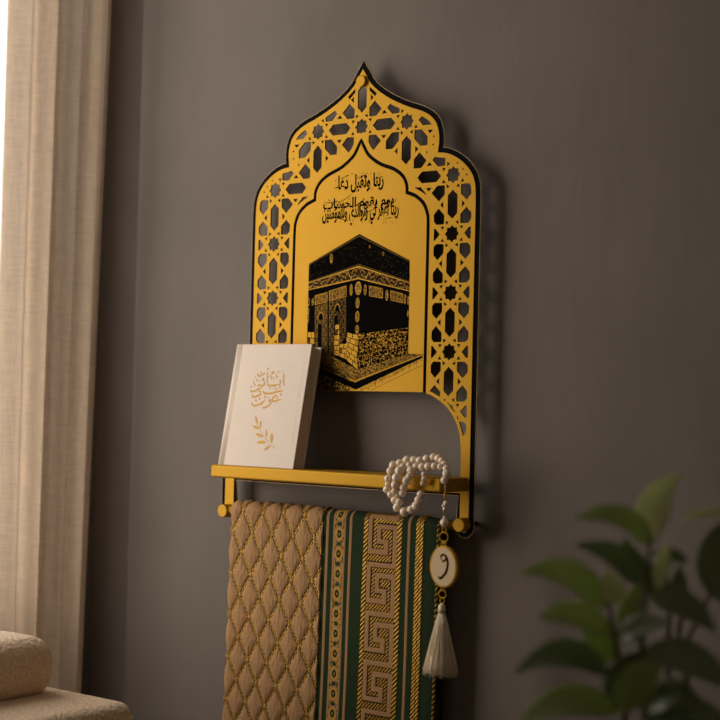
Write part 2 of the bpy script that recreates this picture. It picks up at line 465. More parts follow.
for x_, y_ in ((430, 130.4), (433.9, 136.2), (433.2, 144.5), (427, 152.0), (449.4, 162.6), (457.3, 162.9), (463.2, 168.8), (466.6, 174.4), (463.4, 178.4), (444.8, 400), (452.3, 408.6), (458.6, 408.2), (458, 418)):
    q_ = on_y(x_, y_, 0)
    for sg in ((1, -1) if y_ < 380 else (1,)):
        a_ = q_[0]*40+q_[2]*90
        small.append([(sg*(q_[0]+.0021*math.cos(a_+k*2*PI/3)), q_[2]+.0021*math.sin(a_+k*2*PI/3)) for k in range(3)])
for sg in (1, -1):
    small.append([(sg*x_, z_) for x_, z_ in ((.0125, 1.6745), (.0255, 1.6640), (.0225, 1.6600), (.0125, 1.6690))])
def clear(t_, others):
    for v in t_:
        v = np.array(v)
        if allowed(v) < -.0045 or not inside(v, outl) or inside(v, inner): return False
        if seg_dist(v, outl) < .0012 or seg_dist(v, inner) < .0012: return False
        for o_ in others:
            if inside(v, o_) or seg_dist(v, o_) < .0007: return False
    for o_ in others:
        for v in o_:
            if inside(np.array(v), t_): return False
    return True
kept = []
for t_ in small:
    if clear(t_, big+kept): kept.append(t_)
small = kept
plaque = empty('wall_plaque', (0, YB, 1.4), 'pointed arch wall plaque with cut-out gold star lattice, black backing and shelf', 'wall plaque')
T = .0012
link('lattice_plate', plate2d([outl, inner]+big+small, T, 0), M['gold'], plaque)
link('centre_panel', plate2d([central], T, 0), M['gold'], plaque)['label'] = 'smooth gold arched panel printed with black artwork'
def grow(h, f=1.01):
    A = np.array(h); c = A.mean(0); return [tuple(c+(p-c)*f) for p in A]
bo = plaque_outline(.0070)
ri2 = [(.1783-.004+.004, ZL+.0005)] + cut + [(.09, 1.2543)]
bin_ = [(.1790, ZL+.0005)] + [(x+.0008, z+.0008) for x, z in cut]
bin_ = bin_ + [(-x, z) for x, z in bin_][::-1]
link('backing_plate', plate2d([bo, bin_]+[grow(h) for h in big], .0014, .0014), M['black'], plaque)
# thin gold edge round the backing
rim = [(x, .0023, z) for x, z in bo]
link('rim', from_bm(tube(rim, .0009, 6, closed=True)), M['gold_edge'], plaque, True)
# standoffs
def standoff(x, z, yf, r=.0091):
    bm = lathe([(r-.0012, yf), (r-.0003, yf+.0004), (r, yf+.0014), (r, -.0002)], 40, (x, 0, z), axis='Y')
    so = link('standoff', from_bm(bm), M['gold'], plaque, False)
    link('spacer', from_bm(lathe([(.003, .0029), (.003, YB)], 24, (x, 0, z), axis='Y')), M['black'], so, True)
standoff(-.0005, 1.6830, -.0045, .0084); standoff(-.2305, 1.0755, -.0145, .0095); standoff(.1870, 1.0835, -.0145)
link('towel_bar', from_bm(tube([(-.2305, -.0065, 1.0765), (.1870, -.0065, 1.0825)], .0058, 24)), M['gold'], plaque, True)
sh = link('shelf', from_bm(box(-.2125, .1895, -.0600, .0120, 1.1268, SHT, .0028, 4)), M['gold'], plaque)
for x in (-.212, .168):
    link('bracket', from_bm(box(x-.004, x+.004, .0115, YB, 1.1280, 1.1440, .001, 1)), M['gold'], plaque)

# ---- ink artwork on the centre panel (raised by the thickness of the ink)
class Raster:
    """ink coverage on a fine grid; each inked cell becomes a face"""
    def __init__(s, x0, x1, z0, z1, res):
        s.x0, s.z0, s.res = x0, z0, res
        s.nx, s.nz = int((x1-x0)/res), int((z1-z0)/res)
        s.a = np.zeros((s.nz, s.nx), np.int8)
        X, Z = np.meshgrid(x0+(np.arange(s.nx)+.5)*res, z0+(np.arange(s.nz)+.5)*res); s.X, s.Z = X, Z
    def poly(s, pts):
        A = np.array(pts); c = np.zeros(s.X.shape, bool)
        for i in range(len(A)):
            (x1, z1), (x2, z2) = A[i-1], A[i]
            if z1 == z2: continue
            m_ = (z1 > s.Z) != (z2 > s.Z)
            c ^= m_ & (s.X < x1+(s.Z-z1)*(x2-x1)/(z2-z1))
        return c
    def line(s, p, q, w):
        p, q = np.array(p), np.array(q); d = q-p
        t = np.clip(((s.X-p[0])*d[0]+(s.Z-p[1])*d[1])/max(d.dot(d), 1e-12), 0, 1)
        return (s.X-p[0]-t*d[0])**2+(s.Z-p[1]-t*d[1])**2 < (w/2)**2
    def mesh(s, y, t):
        V = {}; vl = []; Fc = []; mi = []
        def v(i, j):
            k = (i, j)
            if k not in V: V[k] = len(vl); vl.append((s.x0+i*s.res, y, s.z0+j*s.res))
            return V[k]
        for j, i in zip(*np.nonzero(s.a)):
            Fc.append((v(i, j), v(i+1, j), v(i+1, j+1), v(i, j+1))); mi.append(int(s.a[j, i])-1)
        me = mesh(vl, Fc); me.polygons.foreach_set('material_index', mi)
        return me
def kaaba():
    R = Raster(-.100, .1148, 1.2545, 1.4900, .00040)
    def Q(cx, cy): q = on_y(300+cx*.2359, 225+cy*.2361, 0); return np.array([q[0], q[2]])    # from the crop used to measure it
    rn = RNG.rand
    ink = np.zeros(R.X.shape, np.int8)
    top, tl, tr = Q(252, 38), Q(38, 165), Q(466, 150)
    bm_, bl, br = Q(243, 612), Q(30, 500), Q(459, 545)
    body = R.poly([top, tr, br, bm_, bl, tl]); ink[body] = 1
    # face coordinates: u along a face, v from top to bottom
    def face(A, B, C, D):
        """A top-near, B top-far, C bottom-near, D bottom-far -> u, v arrays (bilinear, solved by v first)"""
        U = (R.X-A[0])/(B[0]-A[0]); 
        zt = A[1]+(B[1]-A[1])*U; zb = C[1]+(D[1]-C[1])*U
        return U, (R.Z-zt)/(zb-zt)
    UL, VL = face(top, tl, bm_, bl); UR, VR = face(top, tr, bm_, br)
    nz = RNG.rand(*R.X.shape)
    # smooth noise
    def sm(k):
        a = RNG.rand(R.nz//k+2, R.nx//k+2); return np.kron(a, np.ones((k, k)))[:R.nz, :R.nx]
    n3, n2, n6 = sm(3), sm(2), sm(6)
    mL = body & (UL > 0) & (R.X < top[0]); mR = body & (R.X >= top[0]) & (UR < 1.0)
    GOLD, DIM = 0, 2
    for m_, U, V, sx in ((mL, UL, VL, .075), (mR, UR, VR, .083)):
        # roof parapet line
        ink[m_ & (V > .010) & (V < .018)] = DIM
        # black cloth: faint woven script in dim tone
        ink[m_ & (V > .05) & (V < .23) & (n2 > .985)] = DIM
        # embroidered belt
        belt = m_ & (V > .235) & (V < .335)
        w = np.sin(U*95+3*np.sin(U*21)+V*40)*np.sin(V*120+4*np.sin(U*33))
        ink[belt & (w > -.05)] = DIM
        ink[belt & (w > .55) & (n2 > .3)] = GOLD
        for vv in (.240, .328): ink[m_ & (np.abs(V-vv) < .0045)] = GOLD
        ink[m_ & (np.abs(V-.225) < .003)] = DIM
    def lozenge(c, a, b_, val=DIM, dots=True):
        e = np.abs(R.X-c[0])/a+np.abs(R.Z-c[1])/b_ if False else ((R.X-c[0])/a)**2+((R.Z-c[1])/b_)**2
        m_ = e < 1; ink[m_] = val; ink[m_ & (n2 > .62)] = GOLD; ink[m_ & (n2 < .18)] = 1
        ink[(e < 1.12) & (e > .86)] = GOLD
    u = .0023
    for cx, cy, a, b_ in ((247, 268, 17, 28), (217, 275, 8, 24), (276, 275, 8, 22), (244, 330, 11, 22), (243, 388, 11, 23), (242, 442, 10, 18),
                          (368, 298, 8, 22), (445, 315, 6, 20), (459, 320, 5, 18), (54, 326, 6, 16), (37, 325, 6, 18), (34, 395, 5, 18), (133, 142, 8, 20), (353, 122, 5, 9), (295, 92, 4, 6), (457, 375, 4, 14), (36, 365, 4, 14)):
        lozenge(Q(cx, cy), a*.00031, b_*.00031)
    def panel(pts, dens=.5, val=DIM):
        m_ = R.poly([Q(*p) for p in pts]); ink[m_] = val
        w = np.sin(R.X*2400+3*np.sin(R.Z*900))*np.sin(R.Z*2600+3*np.sin(R.X*700))
        ink[m_ & (w > .25)] = GOLD; ink[m_ & (w < -.35)] = 1
        q = [Q(*p) for p in pts]
        for i in range(4): ink[R.line(q[i-1], q[i], .0007)] = GOLD
    panel([(294, 258), (350, 270), (350, 310), (294, 300)]); panel([(384, 278), (436, 292), (436, 330), (384, 318)])
    # left face: door curtain with three framed fields
    panel([(64, 300), (116, 285), (116, 325), (64, 338)]); panel([(124, 280), (196, 258), (196, 302), (124, 322)])
    def field(pts):
        m_ = R.poly([Q(*p) for p in pts]); 
        w = np.sin(R.X*1900+4*np.sin(R.Z*500))*np.sin(R.Z*1500+4*np.sin(R.X*900))
        ink[m_] = 1; ink[m_ & (w > .05)] = DIM; ink[m_ & (w > .62)] = GOLD
        q = [Q(*p) for p in pts]
        for i in range(4): ink[R.line(q[i-1], q[i], .0008)] = DIM
    field([(64, 345), (116, 330), (116, 555), (64, 520)]); field([(124, 328), (194, 308), (194, 470), (124, 560)])
    for cx, cy in ((88, 400), (158, 365)):          # pointed arch inside each field
        c = Q(cx, cy); e = ((R.X-c[0])/.0048)**2+((R.Z-c[1])/.010)**2
        ink[(e < 1) & (R.Z > c[1])] = 1; ink[(e < 1.15) & (e > .85) & (R.Z > c[1])] = GOLD
    for cx0, cx1, cy0, cy1 in ((76, 92, 420, 520), (146, 160, 385, 520)):
        ink[R.poly([Q(cx0, cy0), Q(cx1, cy0), Q(cx1, cy1), Q(cx0, cy1)])] = 1
    # exposed stone courses
    def courses(A, B, C, D, rows, bw, bright, ragged):
        m_ = R.poly([A, B, D, C])
        U = (R.X-A[0])/(B[0]-A[0]); zt = A[1]+(B[1]-A[1])*U; zb = C[1]+(D[1]-C[1])*U; V = (R.Z-zt)/(zb-zt)
        row = np.floor(V*rows).astype(int); fr = V*rows-row
        uu = U/bw+(row*.37) % 1; col = np.floor(uu).astype(int); fc = uu-col
        h = (np.sin(row*12.9898+col*78.233)*43758.5453) % 1
        st = m_ & (fr > .16) & (fc > .12) & (V > 0) & (V < 1)
        ink[m_] = 1
        ink[st & (h < bright)] = GOLD
        ink[st & (h >= bright) & (n3 > .45)] = DIM
        ink[st & (h >= bright) & (n2 > .86)] = GOLD
        ink[st & (n2 > .93)] = 1
        if bright < .5:
            ed = m_ & ~st & (V > 0) & (V < 1); ink[ed & (n3 > .35)] = GOLD; ink[st & (n3 > .4)] = 1; ink[ed & (n2 < .3)] = 1; ink[st & (sm(4) > .88)] = GOLD
    courses(Q(247, 462), Q(458, 435), Q(243, 612), Q(459, 545), 8, .085, .04, 0)
    courses(Q(198, 452), Q(245, 462), Q(196, 570), Q(243, 612), 6, .5, .95, 0)
    courses(Q(148, 420), Q(166, 418), Q(144, 552), Q(168, 552), 6, 1.0, .9, 0)
    courses(Q(166, 500), Q(198, 500), Q(166, 555), Q(198, 570), 3, .6, .8, 0)
    courses(Q(32, 450), Q(60, 450), Q(30, 500), Q(62, 505), 2, .6, .8, 0)
    # plinth and paving
    pl = R.poly([Q(88, 560), Q(30, 500), Q(243, 612), Q(459, 545), Q(520, 548), Q(232, 680), Q(80, 600)]) & ~body
    ink[pl] = DIM; ink[pl & (n3 > .50)] = 1; ink[pl & (n2 > .72)] = GOLD
    dk = R.poly([Q(80, 604), Q(232, 668), Q(520, 546), Q(520, 562), Q(236, 698), Q(80, 625)]); ink[dk] = 1
    ink[R.line(Q(80, 598), Q(232, 662), .0011)] = GOLD; ink[R.line(Q(232, 662), Q(518, 551), .0013)] = GOLD
    lo = R.poly([Q(80, 625), Q(236, 698), Q(520, 562), Q(520, 575), Q(250, 712), Q(80, 712)])
    ink[lo & (n2 > .80)] = 1
    lf = R.poly([Q(60, 560), Q(200, 640), Q(215, 712), Q(60, 712)]); ink[lf & (n3 > .42) & (ink == 0)] = 1; ink[lf & (n2 > .6) & (ink == 0)] = DIM
    for k in range(9):
        x = 262+k*29; ink[R.line(Q(x, 690-k*14.2), Q(x, 712-k*14.2), .0005)] = 1
    ink[R.line(Q(300, 700), Q(522, 592), .0005)] = 1
    R.a = ink
    o = link('kaaba_print', R.mesh(-.00012, 0), [M['ink'], M['ink_dim']], plaque)
    o['label'] = 'black ink print of a cube-shaped draped shrine'
kaaba()

# ---- calligraphy
FORMS = {'ا': ('FE8D', 'FE8E'), 'ب': ('FE8F', 'FE90', 'FE91', 'FE92'), 'ت': ('FE95', 'FE96', 'FE97', 'FE98'), 'د': ('FEA9', 'FEAA'), 'ر': ('FEAD', 'FEAE'),
         'س': ('FEB1', 'FEB2', 'FEB3', 'FEB4'), 'ع': ('FEC9', 'FECA', 'FECB', 'FECC'), 'غ': ('FECD', 'FECE', 'FECF', 'FED0'), 'ف': ('FED1', 'FED2', 'FED3', 'FED4'),
         'ق': ('FED5', 'FED6', 'FED7', 'FED8'), 'ل': ('FEDD', 'FEDE', 'FEDF', 'FEE0'), 'م': ('FEE1', 'FEE2', 'FEE3', 'FEE4'), 'ن': ('FEE5', 'FEE6', 'FEE7', 'FEE8'),
         'و': ('FEED', 'FEEE'), 'ي': ('FEF1', 'FEF2', 'FEF3', 'FEF4'), 'ح': ('FEA1', 'FEA2', 'FEA3', 'FEA4'), 'ؤ': ('FE85', 'FE86'), 'ء': ('FE80',)}
def shape(word):
    out = []
    for i, ch in enumerate(word):
        if ch not in FORMS: out.append(ch); continue
        f = FORMS[ch]; prev = word[i-1] if i else ' '; nxt = word[i+1] if i+1 < len(word) else ' '
        jp = prev in FORMS and len(FORMS[prev]) == 4 and len(f) >= 2
        jn = len(f) == 4 and nxt in FORMS and len(FORMS[nxt]) >= 2
        out.append(chr(int(f[3 if jp and jn else 1 if jp else 2 if jn else 0], 16)))
    return ''.join(out[::-1])
def text_obj(s, x0, x1, z0, z1, y, m, parent, name, fat=0.0, t=.0002):
    c = bpy.data.curves.new('t', 'FONT'); c.body = s; c.extrude = 0; c.offset = fat; c.resolution_u = 4
    me = curve_mesh(c, 0)
    co = np.empty(len(me.vertices)*3); me.vertices.foreach_get('co', co); co = co.reshape(-1, 3)
    a, bb = co.min(0), co.max(0)
    co[:, 0] = x0+(co[:, 0]-a[0])/(bb[0]-a[0])*(x1-x0); co[:, 2] = z0+(co[:, 2]-a[2])/(bb[2]-a[2])*(z1-z0); co[:, 1] = y
    me.vertices.foreach_set('co', co.ravel()); me.update()
    return link(name, me, m, parent)
def px(x, y, Y=0): q = on_y(x, y, Y); return q[0], q[2]
def line(word, x0, y0, x1, y1, fat):
    a, c = px(x0, y0), px(x1, y1)
    text_obj(shape(word), a[0], c[0], a[1], c[1], -.00014, M['ink'], plaque, 'calligraphy', fat)
line('ربنا وتقبل دعاء', 334, 194.5, 384, 171.5, .034)
line('ربنا اغفر لي ولوالدي وللمؤمنين', 322, 227.5, 399, 200, .030)
line('يوم يقوم الحساب', 323, 215, 394, 193.5, .026)
def strokes(lines, to3, w, nrm, m, parent, name):
    """broad-nib strokes as thin ribbons on a surface"""
    bm = bmesh.new(); nrm = np.array(nrm)
    for ln in lines:
        wd = ln[0]; P_ = catmull(ln[1], 6) if len(ln[1]) > 2 else [np.array(ln[1][0])*(1-k/4)+np.array(ln[1][1])*k/4 for k in range(5)]
        Q_ = [to3(*p) for p in P_]; K = len(Q_); vs = []
        for i in range(K):
            d = Q_[min(i+1, K-1)]-Q_[max(i-1, 0)]; s = np.cross(nrm, d); s /= max(np.linalg.norm(s), 1e-9)
            e = min(i, K-1-i)/max(K-1, 1)*2
            hw = w*wd*(.35+.65*min(1, e*2.2))/2
            vs.append((bm.verts.new(Q_[i]+s*hw), bm.verts.new(Q_[i]-s*hw)))
        for a, b_ in zip(vs, vs[1:]): bm.faces.new((a[0], b_[0], b_[1], a[1]))
    return link(name, from_bm(bm), m, parent)
# vowel marks scattered over both lines
mk = []
for (x, y) in [(339, 176), (347, 175.5), (352, 173.5), (358, 177), (363, 173), (366, 178), (371, 173.5), (379, 174), (382, 177), (342, 179), (375, 181), (336, 180), (345, 190), (357, 191), (368, 183.5), (372, 189)]:
    mk.append((.8, [(x-1.1, y+.6), (x+1.1, y-.5)]))
for k in range(110):
    x, y = 324+random.random()*73, 198+random.random()*25
    mk.append((.7, [(x-.8, y+.5), (x+.8, y-.4)]) if k % 3 else (1.2, [(x-.35, y), (x+.45, y-.1)]))
for x0, y0, x1, y1 in ((373, 179, 382, 176), (357, 179, 368, 173), (341, 178.5, 349, 175), (337, 204, 352, 194), (352, 208, 364, 199), (324, 203, 340, 201), (362, 214, 378, 207), (330, 216, 350, 221)):
    mk.append((1.0, [(x0, y0), ((x0+x1)/2, (y0+y1)/2+.4), (x1, y1)]))
strokes(mk, lambda x, y: on_y(x, y, -.00016), .0009, (0, -1, 0), M['ink'], plaque, 'vowel_marks')

# ------------------------------------------------------------------ book
def book():
    n0 = np.array([-.2030, -.0580, SHT+.0002]); ex = np.array([1., 0, 0])
    lean = math.atan2(.034, .1735); H = .1765; W = .1440; TH = .0235
    ez = np.array([0, math.sin(lean), math.cos(lean)]); en = np.array([0, -math.cos(lean), math.sin(lean)])   # outward from the front cover
    # keep the lower edge of the front board on the shelf
    t = empty('book', (-.131, -.045, SHT), 'cream hardback book with gold script and leaf sprig leaning on the gold shelf', 'book')
    base = n0+np.array([0, .0, TH*math.sin(lean)*0])
    def P3(a, d, h): return Vector(base+ex*a-en*d+ez*h)     # a across, d depth behind the front cover, h height
    lift = 0.0
    def blk(a0, a1, d0, d1, h0, h1, name, m, par, bev=.0008):
        bm = box(a0, a1, d0, d1, h0, h1, bev, 2)
        for v in bm.verts: v.co = P3(v.co.x, v.co.y, v.co.z)
        return link(name, from_bm(bm), m, par, False)
    # back board stands a little higher off the shelf because the book tilts on its front lower edge
    fc = blk(0.0135, W, 0, .0028, 0, H, 'front_cover', M['cover'], t, .0011)
    blk(0.0135, W, TH-.0028, TH, 0.0, H, 'back_cover', M['cover'], t, .0011)
    # spine with a rounded back and the joint groove
    bm = bmesh.new(); prof = [(.0085, .0003), (.0030, .0000), (.0012, .002), (-.0012, .007), (-.0018, TH/2), (-.0012, TH-.007), (.0012, TH-.002), (.003, TH), (.0085, TH-.0003), (.0112, TH-.0012), (.0140, TH-.0006), (.0140, TH-.0026), (.0110, TH-.003), (.0035, TH-.003), (.0018, TH/2), (.0035, .003), (.0110, .003), (.0140, .0026), (.0140, .0006), (.0112, .0012)]
    A = [bm.verts.new(P3(a, d, 0)) for a, d in prof]; B = [bm.verts.new(P3(a, d, H)) for a, d in prof]
    for i in range(len(prof)): j = (i+1) % len(prof); bm.faces.new((A[i], A[j], B[j], B[i]))
    bm.faces.new(A[::-1]); bm.faces.new(B)
    link('spine', from_bm(bm), M['cover'], t, True)
    blk(.004, W-.0035, .0028, TH-.0028, .003, H-.003, 'page_block', M['pages'], t, .0004)
    # blind-tooled line along the fore edge of the cover
    for a in (W-.0095,):
        blk(a, a+.0006, -.00012, .0003, .001, H-.001, 'tooled_line', M['pages'], fc, 0)
    blk(.0150, W-.010, -.0001, .0003, H-.0042, H-.0038, 'tooled_line', M['pages'], fc, 0)
    pl = base+en*.00025
    to3 = lambda x, y: on_plane(240+x/12, 360+y/12, pl, en)
    S = [(1, [(525, 150), (520, 250), (530, 320)]), (.8, [(490, 230), (480, 290), (465, 310)]), (1.3, [(465, 290), (400, 305), (340, 305), (335, 285)]),
         (.7, [(325, 130), (330, 290)]), (1, [(280, 210), (288, 300), (230, 300), (205, 325)]), (.6, [(210, 150), (215, 210)]), (.8, [(165, 240), (170, 290), (185, 310)]),
         (1.2, [(270, 300), (250, 330), (190, 365), (140, 380), (120, 360)]), (1.5, [(270, 370), (300, 400), (380, 398), (450, 378), (515, 370)]),
         (1.4, [(262, 400), (210, 430), (160, 445), (145, 415)]), (1.3, [(492, 470), (440, 487), (400, 495), (385, 470), (420, 430), (450, 425)]),
         (1.2, [(390, 490), (350, 540), (290, 575), (268, 560)]), (1.3, [(345, 470), (362, 490), (340, 500)]), (1.4, [(300, 470), (270, 510), (210, 540), (155, 545), (135, 508)]),
         (.6, [(365, 170), (380, 240)]), (.6, [(430, 160), (440, 230)]), (.5, [(395, 190), (410, 250)]), (.8, [(220, 170), (240, 195), (300, 150)])]
    S2 = [(x, y) for x, y in ((335, 105), (235, 465), (190, 485), (475, 330), (430, 345), (490, 412), (385, 155), (402, 150), (240, 380), (445, 455), (135, 320), (270, 235), (460, 140), (250, 150), (200, 240), (300, 440))]
    S += [(1.6, [(x-7, y+5), (x+8, y-5)]) for x, y in S2]
    S += [(.45, [(x-10, y+8), (x+14, y-10)]) for x, y in ((180, 210), (230, 255), (360, 340), (410, 320), (450, 200), (500, 140), (340, 200), (290, 170), (220, 380), (330, 450), (470, 250))]
    strokes(S, to3, .0021, en, M['gilt'], fc, 'gilt_script')
    to4 = lambda x, y: on_plane(240+x*50/720, 410+y*50/720, pl, en)
    sp = [(1.0, [(510, 555), (430, 500), (380, 430), (335, 375)]), (.5, [(335, 375), (300, 310), (240, 190)])]
    for (x0, y0, x1, y1, w) in ((250, 195, 218, 85, 5), (290, 260, 300, 150, 4), (285, 275, 180, 225, 5.5), (330, 385, 220, 340, 6.5), (370, 462, 245, 465, 6.5), (430, 515, 345, 575, 5.5), (375, 400, 378, 275, 3.5), (450, 480, 455, 330, 7.5)):
        sp.append((w, [(x0, y0), ((x0+x1)/2, (y0+y1)/2), (x1, y1)]))
    bm = bmesh.new()
    for w, pts in sp:
        P_ = catmull(pts, 6); Q_ = [to4(*p) for p in P_]; K = len(Q_); vs = []
        for i in range(K):
            d = Q_[min(i+1, K-1)]-Q_[max(i-1, 0)]; s = np.cross(en, d); s /= np.linalg.norm(s)
            hw = .00072*w*(math.sin(PI*(i+.3)/(K-.4))**.8 if w > 2 else 1)*.5
            vs.append((bm.verts.new(Q_[i]+s*hw), bm.verts.new(Q_[i]-s*hw)))
        for a, b_ in zip(vs, vs[1:]): bm.faces.new((a[0], b_[0], b_[1], a[1]))
    link('gilt_sprig', from_bm(bm), M['gilt'], fc)
book()

# ------------------------------------------------------------------ prayer rug draped over the bar
def rug():
    YFR = -.0215
    cen_y, cen_z = -.0065, 1.0785
    rad_in = .0066; TH = .0055; ro = rad_in+TH                         # outer radius over the bar
    xL = on_y(230.5, 520, YFR)[0]; 
    k = lambda p, y=600: on_y(p, y, YFR)[0]
    W = k(436)-k(226.5); x_at = lambda p: (k(p)-k(226.5))
    # sample lines: s measured down the front from the crest
    crest = ro*PI/2
    zb_f = .56; zb_b = .60
    front = list(np.arange(0, .345, .0009))+list(np.arange(.345, cen_z-zb_f+.001, .006))
    arcn = 26
    prof = []                                                         # (y, z, ny, nz, s)
    for s in reversed(front): prof.append((cen_y-ro, cen_z-s, -1, 0, crest+s))
    for i in range(1, arcn):
        a = PI*i/arcn; prof.append((cen_y-ro*math.cos(a), cen_z+ro*math.sin(a), -math.cos(a), math.sin(a), crest*(1-2*i/arcn)))
    for s in np.arange(0, cen_z-zb_b, .008): prof.append((cen_y+ro, cen_z-s, 1, 0, -crest-s))
    prof = np.array(prof); nt = len(prof)
    nx = 430; X = np.linspace(0, W, nx)
    U, S = np.meshgrid(X, prof[:, 4])
    H = np.zeros(U.shape); C = np.zeros(U.shape+(3,)); G = np.zeros(U.shape)
    beige = np.array((.47, .275, .132)); tan = np.array((.42, .24, .11)); green = np.array((.022, .042, .016)); gold = np.array((.62, .35, .05)); blk = np.array((.02, .014, .008)); dgold = np.array((.34, .20, .05))
    C[:] = green
    def setc(m_, c): C[m_] = c
    def rope(m_, c0, wd, per, slope=1.0):
        """diagonal twisted strands"""
        ph = ((S*1.0+slope*(U-c0))/per) % 1
        C[m_] = blk; C[m_ & (ph < .62)] = gold; G[m_ & (ph < .62)] = 1
        H[m_] = .0007*np.sin(ph[m_]*PI)
    xg = x_at(319.5)
    # quilted beige field with braided lozenges
    fld = U < xg; C[fld] = beige
    px_, pz_ = .0385, .0608
    off = x_at(246.9+.0)-.0138
    a = ((U-off)/px_+(S-.0177)/pz_); b_ = ((U-off)/px_-(S-.0177)/pz_)
    fa, fb = a-np.round(a), b_-np.round(b_)
    sc = 1/math.hypot(1/px_, 1/pz_)
    da, db = np.abs(fa)*sc, np.abs(fb)*sc
    dmin = np.minimum(da, db)
    H[fld] = .0042*np.clip(1-np.exp(-dmin[fld]/.0050), 0, 1)
    along_a = (b_/2)*math.hypot(px_, pz_); along_b = (a/2)*math.hypot(px_, pz_)
    for d, al, per, duty in ((da, along_a, .0085, .62), (db, along_b, .0060, .66)):
        m_ = fld & (d < .0023); C[m_] = blk*1.3
        # two plies twisting round one another
        sgn = np.where(d is da, fa, fb)
        off_ = .0008*np.sin(2*PI*al/per)
        m1 = fld & (np.abs(np.sign(fa if d is da else fb)*d-off_) < .0010)
        C[m1] = gold; G[m1] = 1
        m2 = fld & (d < .0016) & ((al/per) % 1 > .86); C[m2] = blk*1.3; G[m2] = 0
        H[fld & (d < .0017)] = np.maximum(H[fld & (d < .0017)], .0012)
    node = fld & (np.hypot(da, db) < .0026); C[node & (((U*2100).astype(int)+(S*1500).astype(int)) % 3 > 0)] = gold; H[node] = .0022
    # stripes
    def band(p0, p1): return (U >= x_at(p0)) & (U < x_at(p1))
    setc(band(323.2, 325.6), tan); H[band(323.2, 325.6)] = .0004
    fl = band(330.5, 341.6); C[fl] = dgold
    n2 = RNG.rand(*U.shape); kk = RNG.rand(U.shape[0]//3+2, U.shape[1]//2+2); n3 = np.kron(kk, np.ones((3, 2)))[:U.shape[0], :U.shape[1]]
    C[fl & (n3 > .45)] = np.array((.52, .29, .07)); C[fl & (n3 < .22)] = green*1.4
    cx = (x_at(330.5)+x_at(341.6))/2; sv = ((S-.012)/.0272); fs = (sv-np.round(sv))*.0272
    e = np.hypot((U-cx)/.0060, fs/.0085)
    C[fl & (e < 1.25)] = tan*1.1; C[fl & (e < .95)] = gold; C[fl & (e < .66)] = green*.7; C[fl & (e < .24)] = dgold
    sv2 = sv+.5; fs2 = (sv2-np.round(sv2))*.0272; e2 = np.hypot((U-cx)/.0042, fs2/.0032); C[fl & (e2 < 1) & (n3 > .3)] = green*1.2
    H[fl] = .0003*n3[fl]
    for c_ in (330.5, 341.6): setc(np.abs(U-x_at(c_)) < .0012, tan)
    setc(band(346.2, 348.6), tan); H[band(346.2, 348.6)] = .0004
    r1, r2, r3 = band(360.8, 365.0), band(394.4, 398.6), band(413.3, 420.7)
    # meander
    kf = band(365.0, 394.4); k0_, k1_ = x_at(365.0), x_at(394.4)
    ph = ((S*1.0+U*1.0)/.0052) % 1
    C[kf] = blk; C[kf & (ph < .50)] = gold*.85; G[kf & (ph < .5)] = 1
    cu = (U-k0_)/(k1_-k0_)*5.0-.42; per = .0655; cvp = (S-.010)/per*8
    cv = cvp % 8
    path = [(4.16, 0), (0, 0), (0, 5.9), (2.75, 5.9), (2.75, 4.2), (1.5, 4.2), (1.5, 1.75), (4.16, 1.75), (4.16, 8)]
    km = np.zeros(U.shape, bool)
    for shf in (-8, 0, 8):
        for (x0, y0), (x1, y1) in zip(path, path[1:]):
            hw = .36; km |= (cu > min(x0, x1)-hw) & (cu < max(x0, x1)+hw) & (cv+shf > min(y0, y1)-hw*1.15) & (cv+shf < max(y0, y1)+hw*1.15)
    ko = np.zeros(U.shape, bool)
    for shf in (-8, 0, 8):
        for (x0, y0), (x1, y1) in zip(path, path[1:]):
            hw = .48; ko |= (cu > min(x0, x1)-hw) & (cu < max(x0, x1)+hw) & (cv+shf > min(y0, y1)-hw*1.15) & (cv+shf < max(y0, y1)+hw*1.15)
    C[ko & kf] = blk; G[ko & kf] = 0
    km &= kf; C[km] = tan*1.08; G[km] = 0; H[km] = .0006
    rope(r1, x_at(362.2), 0, .0062); rope(r2, x_at(393.0), 0, .0062)
    setc(band(404.8, 407.4), tan); H[band(404.8, 407.4)] = .0005
    C[r1] *= .78; C[r2] *= .78; rope(r3, x_at(413.3), 0, .0056, 1.15); setc(np.abs(U-(x_at(413.3)+x_at(420.7))/2) < .00035, blk); H[r3] += .0006
    rope(band(433.2, 435.4), x_at(433.2), 0, .007)
    C[band(433.2, 435.4)] *= .6
    back = S < -crest; C[back & (n3 > .4)] = blk; 
    bf = back & (U > W-.02) & (n3 > .72); C[bf] = dgold
    # fine pile
    C *= (.86+.28*n2)[..., None]
    # soft hang
    Zv = prof[:, 1][:, None]; drop = np.clip((cen_z-Zv)/.5, 0, 1)
    wave = .0022*np.sin(U*38+.6)*drop+.0015*np.sin(U*17+2)*drop
    H[fld] += (.0003*np.sin(U*900+3*np.sin(S*60))*np.sin(S*210+4*np.sin(U*80)))[fld]*(dmin[fld] > .004)
    edge = -.004*np.exp(-U/.006)-.004*np.exp(-(W-U)/.006)
    Dn = H+edge; 
    Y = prof[:, 2][:, None]*Dn+prof[:, 0][:, None]+wave
    Z = prof[:, 3][:, None]*Dn+Zv+.0045*(U/W)*0+0*U
    x0 = on_y(230.5, 510, YFR)[0]
    XX = x0-.0022+U-.0125*drop*(1-.35*U/W)+.0012*np.sin(Zv*23)*drop
    wid = 1.0-.0*drop
    co = np.stack([XX, Y+0*U, Z], -1).reshape(-1, 3)
    idx = np.arange(nt*nx).reshape(nt, nx)
    fc = np.stack([idx[:-1, :-1], idx[:-1, 1:], idx[1:, 1:], idx[1:, :-1]], -1).reshape(-1, 4)
